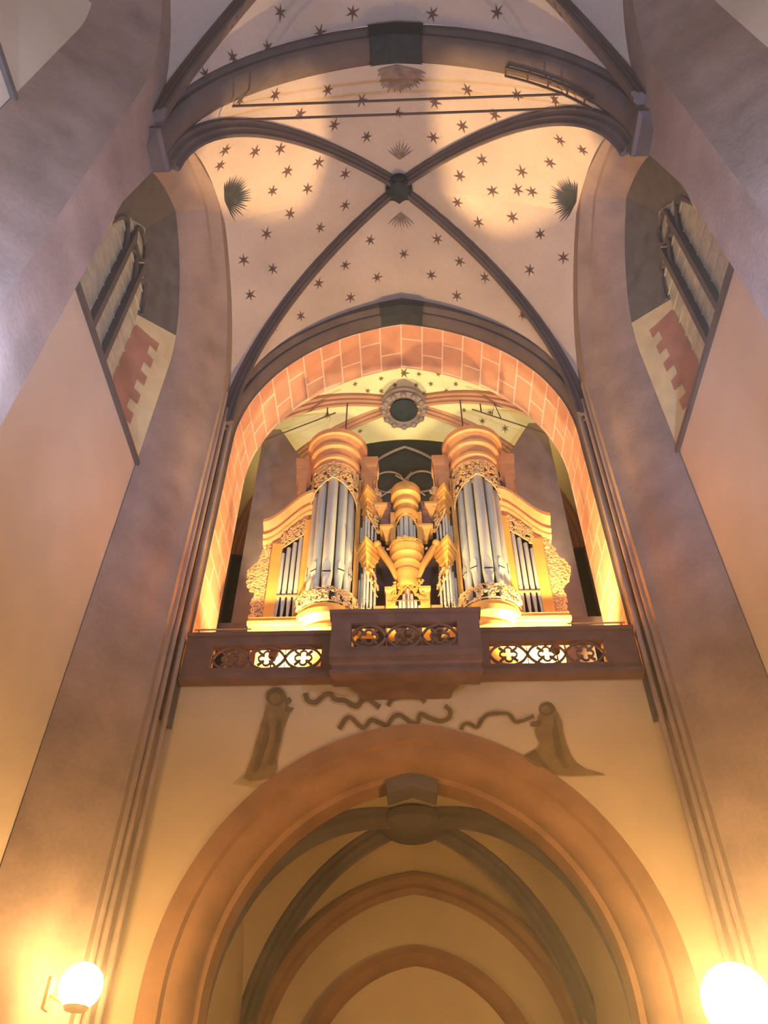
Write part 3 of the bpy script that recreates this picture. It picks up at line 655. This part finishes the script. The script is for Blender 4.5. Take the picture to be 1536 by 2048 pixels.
    # urn and foliage crest on the wing cornice beside the tower
    C_ = MB(); r = random.Random(5)
    for i in range(16):
        t = i / 15; P = Vector((X(2.75 + .55 * t), Yw, 16.95 - .5 * t + r.uniform(0, .55 * (1 - t)))); scroll(C_, P, Vector((1, 0, 0)), Vector((0, 0, 1)), .09, .022, r.uniform(0, 6), 0)
    C_.tube([(X(2.72), Yw + .04, 17.1), (X(3.0), Yw + .04, 16.85), (X(3.32), Yw + .04, 16.5)], [.16, .13, .05], 8, rz=.4)
    C_.build('crest_carving', 'case_dark', wing)
    C_ = MB()
    for i in range(14):
        P = Vector((X(1.02 + r.uniform(-.25, .12)), 16.05, 16.45 + r.uniform(-.25, .55))); scroll(C_, P, Vector((1, 0, 0)), Vector((0, 0, 1)), .08, .022, r.uniform(0, 6), 0)
    C_.tube([(X(1.08), 16.1, 16.25), (X(.98), 16.1, 16.9)], [.10, .08], 8, rz=.5)
    C_.build('crest_carving', 'carving', tower)
for sx in (-1, 1): big_tower(sx)

# centre
M_ = MB(); M_.box(-1.4, 1.4, 16.0, 16.5, 9.85, 11.3); M_.build('lower_case', 'wood', ORGAN)
M_ = MB(); M_.box(-1.35, 1.35, 16.75, 16.85, 10, 16.0); M_.build('centre_back', 'case_dark', ORGAN)
def small_round():
    cx, cy = 0.0, 16.1
    M = MB(); M.lathe(cx, cy, [(.30, 15.72), (.34, 15.78), (.34, 15.92), (.29, 15.95), (.29, 16.18), (.36, 16.24), (.36, 16.33), (.32, 16.36), (.33, 16.50), (.43, 16.58), (.43, 16.90), (.40, 16.95), (.1, 17.0)], 32); ct = M.build('centre_tower', 'gold', ORGAN)
    M = MB(); M.lathe(cx, cy, [(.27, 13.25), (.29, 13.4), (.27, 13.5), (.33, 13.62), (.33, 13.75), (.29, 13.8), (.34, 13.95), (.38, 14.0), (.36, 14.08), (.40, 14.2), (.44, 14.26), (.42, 14.34), (.47, 14.46), (.46, 14.56), (.2, 14.58)], 32); M.build('bowl', 'gold', ct)
    for e in (-1, 1):
        M = MB(); M.box(e * .37 - .07, e * .37 + .07, cy - .08, cy + .5, 14.5, 16.0); M.build('stile', 'gold', ct)
        M = MB(); M.tube([(e * .78, cy - .1, 14.72), (e * .62, cy - .12, 14.35), (e * .40, cy - .12, 13.9), (e * .30, cy - .08, 13.55)], [.07, .10, .09, .05], 6); M.ball((e * .80, cy - .12, 14.75), .11, 8); M.build('scroll_bracket', 'gold', ct)
        M = MB(); M.mould([(e * .52 - .17, cy - .05), (e * .52 + .17, cy - .05), (e * .52 + .17, cy + .4), (e * .52 - .17, cy + .4)], [(.35, 15.05), (.5, 15.2), (.9, 15.38), (1.3, 15.42), (1.3, 15.5)]); M.build('side_bracket', 'gold', ct)
        M = MB(); M.box(e * .62 - .26, e * .62 + .26, cy + .1, cy + .2, 15.44, 15.5); M.build('bracket_shelf', 'gold', ct)
        M = MB(); M.mould([(e * .44 - .12, cy - .12), (e * .44 + .12, cy - .12), (e * .44 + .12, cy + .4), (e * .44 - .12, cy + .4)], [(1, 11.9), (1, 13.05), (1.25, 13.1), (1.25, 13.2)]); M.build('stile', 'gold', ct)
        M = MB(); M.box(min(e * .42, e * .88), max(e * .42, e * .88), cy, cy + .4, 12.62, 12.72); M.build('bracket_shelf', 'wood', ct)
    for i, a in enumerate((-160, -125, -90, -55, -20)):
        k = abs(i - 2); a_ = R_(a); add_pipe(ct, cx + .22 * math.cos(a_), cy + .22 * math.sin(a_), 14.58, 15.9 - .22 * k, .062 - .006 * k, 14.85, a_)
    def s(u, v):
        a = R_(-180 + 180 * u); return Vector((.315 * math.cos(a), cy + .315 * math.sin(a), 15.25 + .7 * v)), Vector((-math.sin(a), math.cos(a), 0)), Vector((0, 0, 1))
    lace('pipe_shade', ct, lambda u, v: v > .75 - 1.5 * abs(u - .5), s, 40, .045, 61, 'gold', .013, border=[[s(u / 20, max(0, .75 - 1.5 * abs(u / 20 - .5)))[0] for u in range(21)]])
    for i in range(7):
        k = abs(i - 3); add_pipe(ct, (i - 3) * .098, cy - .12 + .03 * k, 12.05, 13.15 - .16 * k, .042, 12.35 - .0 * k)
    def s5(u, v): return Vector((-.4 + .8 * u, cy - .19, 12.55 + .85 * v)), Vector((1, 0, 0)), Vector((0, 0, 1))
    lace('pipe_shade', ct, lambda u, v: v > .82 - 1.5 * abs(u - .5), s5, 40, .045, 62, 'gold', .013, border=[[s5(u / 20, max(0, .82 - 1.5 * abs(u / 20 - .5)))[0] for u in range(21)]])
    lace('carved_rail', ct, lambda u, v: True, lambda u, v: (Vector((.46 * math.cos(R_(-190 + 200 * u)), cy + .46 * math.sin(R_(-190 + 200 * u)), 14.58 + .12 * v)), Vector((-math.sin(R_(-190 + 200 * u)), math.cos(R_(-190 + 200 * u)), 0)), Vector((0, 0, 1))), 22, .05, 63, 'gold', .013, border=[[(.46 * math.cos(R_(-190 + 10 * k)), cy + .46 * math.sin(R_(-190 + 10 * k)), 14.60) for k in range(21)], [(.46 * math.cos(R_(-190 + 10 * k)), cy + .46 * math.sin(R_(-190 + 10 * k)), 14.68) for k in range(21)]])
    for e in (-1, 1):
        lace('carved_swag', ct, lambda u, v: True, lambda u, v: (Vector((e * (.5 + .5 * u), cy - .05, 14.55 + .22 * u + .1 * v)), Vector((1, 0, 0)), Vector((0, 0, 1))), 8, .05, 64, 'carving', .015)
small_round()
def vtower(sx):
    X = lambda a: sx * a
    pl = [(X(1.36), 16.25), (X(1.10), 15.72), (X(.72), 16.30)]
    if sx > 0: pl = pl[::-1]
    c = (X(1.06), 16.1)
    M = MB(); M.mould(pl, [(.58, 15.8), (.60, 16.05), (.72, 16.08), (.72, 16.18), (.66, 16.20), (.68, 16.34), (.84, 16.40), (.84, 16.50), (.92, 16.54), (.94, 16.62), (1.10, 16.68), (1.10, 16.84), (.9, 16.9)], 0, c); vt = M.build('pointed_tower', 'gold', ORGAN)
    M = MB(); M.mould(pl, [(.36, 13.6), (.40, 13.85), (.44, 14.08), (.60, 14.12), (.60, 14.20), (.72, 14.30), (.84, 14.34), (.84, 14.44), (.94, 14.48), (.96, 14.60), (1.12, 14.66), (1.12, 14.80), (.9, 14.84)], 0, c); M.build('bowl', 'gold', vt)
    M = MB(); M.mould(pl, [(.75, 11.8), (.62, 12.0), (.55, 12.45), (.4, 12.5)], 0, c); M.build('foot', 'gold', vt)
    M = MB(); M.box(X(1.06) - .22, X(1.06) + .22, 16.3, 16.4, 12, 16.2); M.build('tower_back', 'case_dark', vt)
    for zb, zt, zm in ((14.86, 15.75, 15.0), (12.5, 13.85, 12.75)):
        for i in range(6):
            t = i / 5; j = t * 2
            x_, y_ = (1.25 - .17 * j, 16.12 - .26 * j) if j < 1 else (1.08 - .22 * (j - 1), 15.86 + .28 * (j - 1))
            add_pipe(vt, X(x_), y_, zb, zt - .16 * abs(i - 2) * .8, .034, zm, -PI / 2)
    for z0, hgt, seed in ((15.3, .62, 71), (13.05, .75, 72)):
        def s(u, v, z0=z0, hgt=hgt): return Vector((X(1.08 - .30 * u), 15.80 + .36 * u, z0 + hgt * v)), Vector((X(-.64), .76, 0)), Vector((0, 0, 1))
        lace('pipe_shade', vt, lambda u, v: v > .85 - .9 * u - .1 and v > .1, s, 16, .05, seed, 'carving', .014, border=[[s(u / 8, max(.0, .78 - .85 * u / 8))[0] for u in range(9)]])
    lace('foot_carving', vt, lambda u, v: v < 1 - 1.2 * abs(u - .5), lambda u, v: (Vector((X(.72 + .75 * u), 15.66, 11.9 + .5 * v)), Vector((1, 0, 0)), Vector((0, 0, 1))), 16, .06, 73, 'carving', .018)
    M = MB(); M.mould([(X(.72) - .14, 16.05), (X(.72) + .14, 16.05), (X(.72) + .14, 16.4), (X(.72) - .14, 16.4)], [(.3, 15.95), (.6, 16.1), (.9, 16.2), (1.35, 16.3), (1.35, 16.38)]); M.build('side_bracket', 'gold', vt)
    M = MB(); M.box(X(.58) - .16, X(.58) + .16, 16.2, 16.28, 15.3, 16.9)
    r = random.Random(8); C_ = MB()
    for i in range(12): scroll(C_, Vector((X(.56 + r.uniform(-.12, .12)), 16.15, 15.6 + r.uniform(0, .9))), Vector((1, 0, 0)), Vector((0, 0, 1)), .07, .02, r.uniform(0, 6))
    C_.tube([(X(.56), 16.2, 15.55), (X(.56), 16.2, 16.5)], .13, 8, rz=.4)
    C_.build('crest_carving', 'quoin', vt)
for sx in (-1, 1): vtower(sx)

# ------------------------------------------------------------------ iron: tie rods, hangers, rods in the chamber
for Y, z, lab in ((6.98, 21.75, 'upper thin iron tie rod spanning the bay under the front arch'), (7.15, 21.25, 'lower thin iron tie rod spanning the bay under the front arch')):
    m = MB(); m.tube([(-5.02, Y, z), (5.02, Y, z)], .032, 6); tag(m.build('tie_rod', 'iron'), lab, 'rod')
for sx, px0, lab in ((-1, 688, 'vertical iron hanger rod above the left organ tower'), (1, 940, 'vertical iron hanger rod above the right organ tower')):
    m = MB(); x = sx * 1.98; m.tube([(x, 17.15, 19.06), (x, 17.15, 22.6)], .025, 6); tag(m.build('hanger_rod', 'iron'), lab, 'rod')
for sx, lab in ((-1, 'sloping iron stay left of the left organ tower'), (1, 'sloping iron stay right of the right organ tower')):
    m = MB(); m.tube([(sx * 2.4, 17.4, 22.4), (sx * 4.9, 17.4, 20.9)], .025, 6); m.tube([(sx * 2.7, 17.4, 22.22), (sx * 2.7, 17.4, 22.7)], .025, 6)
    if sx > 0: m.tube([(3.05, 17.4, 22.0), (3.2, 17.4, 22.7), (3.35, 17.4, 21.85)], .02, 6)
    tag(m.build('iron_stay', 'iron'), lab, 'rod')
for sx, lab in ((-1, 'dark cross beam behind the parapet at the left end'), (1, 'dark cross beam behind the parapet at the right end')):
    m = MB(); m.box(min(sx * 3.95, sx * 5.1), max(sx * 3.95, sx * 5.1), 17.0, 17.2, 12.62, 12.95); tag(m.build('cross_beam', 'case_dark'), lab, 'beam')
for sx, lab in ((-1, 'thin handrail on top of the left parapet end'), (1, 'thin handrail on top of the right parapet end')):
    m = MB(); m.tube([(sx * 4.9, 14.75, 11.05), (sx * 3.6, 14.75, 11.05)], .02, 6); m.tube([(sx * 3.7, 14.75, 10.83), (sx * 3.7, 14.75, 11.05)], .02, 6); m.tube([(sx * 4.8, 14.75, 10.83), (sx * 4.8, 14.75, 11.05)], .02, 6)
    tag(m.build('handrail', 'brass'), lab, 'handrail')
m = MB(); m.tube([(-1.5, 15.0, 11.4), (1.4, 15.0, 11.4)], .018, 6); m.tube([(-.02, 15.0, 10.8), (-.02, 15.0, 12.2)], .018, 6); m.tube([(-.5, 15.0, 12.0), (.5, 15.0, 12.0)], .015, 6)
tag(m.build('iron_rail', 'iron'), 'thin iron rail with upright in front of the organ centre', 'rail')
# cable tray along the front arch, right side
fa = arc(5.0, SP, 24.25, 24, -.05); seg = [(x, z) for x, z in fa if 2.6 < x < 4.6]
m = MB()
m.tube([(x, 6.80, z) for x, z in seg], .035, 5); m.tube([(x, 6.60, z) for x, z in seg], .035, 5)
for x, z in seg[::2]: m.tube([(x, 6.60, z), (x, 6.80, z)], .03, 4)
tag(m.build('cable_tray', 'iron'), 'metal ladder-like cable tray along the front arch at upper right', 'cable tray')

# ------------------------------------------------------------------ lamps
def wall_lamp(x, y, z, r, label, sx, power, bulbm='bulb', col=WARM, xw=5.2, up=False):
    L = empty('wall_lamp', (sx * xw, y, z)); tag(L, label, 'lamp')
    g = MB(); g.ball((x, y, z), r, 14); tag(g.build('globe', bulbm, L), 'glowing globe')
    b_ = MB(); b_.tube([(sx * xw, y, z - .1), (x, y, z - r * .9)], .03, 6); b_.lathe(x, y, [(r * .5, z - r * 1.02), (r * .6, z - r * .85), (r * .4, z - r * .8)], 14); b_.box(min(sx * xw, sx * (xw - .05)), max(sx * xw, sx * (xw - .05)), y - .1, y + .1, z - .3, z + .1)
    b_.build('bracket', 'brass', L)
    if up: light('SPOT', (x - sx * .1, y, z + r + .05), power, col, L, .2, (-sx * 1.0, y + 2.5, 24), 150, .8)
    elif power: light('POINT', (x - sx * (r + .25), y - .3, z + .2), power, col, L, .25)
    return L
p = ray(162, 1972); p = p * (12.6 / p.y); wall_lamp(p.x, p.y, p.z, .30, 'glowing globe lamp at the lower left against the pier', -1, P_LAMP)
p = ray(1474, 2002); p = p * (11.9 / p.y); wall_lamp(p.x, p.y, p.z, .44, 'larger glowing globe lamp at the lower right against the pier', 1, P_LAMP)
wall_lamp(4.75, 4.7, 6.4, .22, 'cool white lamp on the right pier just beside the view', 1, P_FLOOD, 'bulb_cool', COOL, up=True)
wall_lamp(-4.75, 4.7, 6.4, .22, 'cool white lamp on the left pier just beside the view', -1, P_FLOOD * .55, 'bulb_cool', COOL, up=True)
for sx in (-1, 1):  # out-of-view warm lamps added as interior fill
    wall_lamp(sx * 4.8, 1.0, 3.0, .30, 'unseen warm globe lamp added as fill on the %s nave pier beside the viewer' % ('left' if sx < 0 else 'right'), sx, P_NAVE_FILL)
def flood(x, y, z, aim, power, label, col=GOLDL, cone=110, size=.12, blend=.6):
    F = empty('floodlight', (x, y, z)); tag(F, label, 'lamp')
    d = (Vector(aim) - Vector((x, y, z))).normalized(); c = Vector((x, y, z))
    m = MB(); m.tube([c - d * .22, c - d * .18, c - d * .02], [.05, .09, .12], 10); m.build('housing', 'iron', F)
    m = MB(); m.tube([c - d * .2 - Vector((0, 0, .28)), c - d * .14], .02, 6); m.build('stand', 'iron', F)
    light('SPOT', c + d * .03, power, col, F, size, aim, cone, blend)
flood(-3.1, 15.2, 10.7, (-2.6, 16.5, 13.6), P_ORGAN * 1.9, 'floodlight behind the parapet lighting the left organ wing', cone=155)
flood(3.3, 15.2, 10.7, (2.8, 16.5, 13.6), P_ORGAN * 2.5, 'floodlight behind the parapet lighting the right organ wing', cone=155)
flood(0.0, 14.4, 10.6, (0.0, 16.2, 15.0), P_ORGAN * .9, 'floodlight behind the parapet lighting the organ centre', cone=70)
flood(-3.3, 17.4, 12.6, (-1.5, 18.0, 24.0), P_ORGAN * 2.6, 'floodlight behind the left organ wing lighting the chamber vault', (1, .80, .40), 85)
flood(3.3, 17.4, 12.6, (1.5, 18.0, 24.0), P_ORGAN * 2.6, 'floodlight behind the right organ wing lighting the chamber vault', (1, .80, .40), 85)
flood(-2.1, 16.6, 19.4, (4.0, 7.4, 24.0), P_ORGAN * 7, 'small floodlight added on top of the left round organ tower for the vault light patch', (1, .58, .20), 33, .04, .5)  # pair of added spots throwing the warm patches onto the vault
flood(2.1, 16.6, 19.4, (-4.6, 7.2, 23.5), P_ORGAN * 6, 'small floodlight added on top of the right round organ tower for the vault light patch', (1, .58, .20), 27, .04, .5)

# ------------------------------------------------------------------ haze volume added to imitate lens glow around the lamps
hz = bpy.data.materials.new('haze'); hz.use_nodes = True; nt = hz.node_tree; nt.nodes.remove(nt.nodes['Principled BSDF'])
v = nt.nodes.new('ShaderNodeVolumeScatter'); v.inputs['Density'].default_value = 0.014; v.inputs['Anisotropy'].default_value = 0.78
nt.links.new(v.outputs[0], nt.nodes['Material Output'].inputs['Volume']); MAT['haze'] = hz
mb = MB(); mb.box(-5.1, 5.1, -6, 13.7, FLOOR + .05, 26.5); h = mb.build('haze', 'haze', smooth=False)
h['kind'] = 'stuff'; tag(h, 'thin haze added to the church bay to imitate lens glow and veil', 'haze')
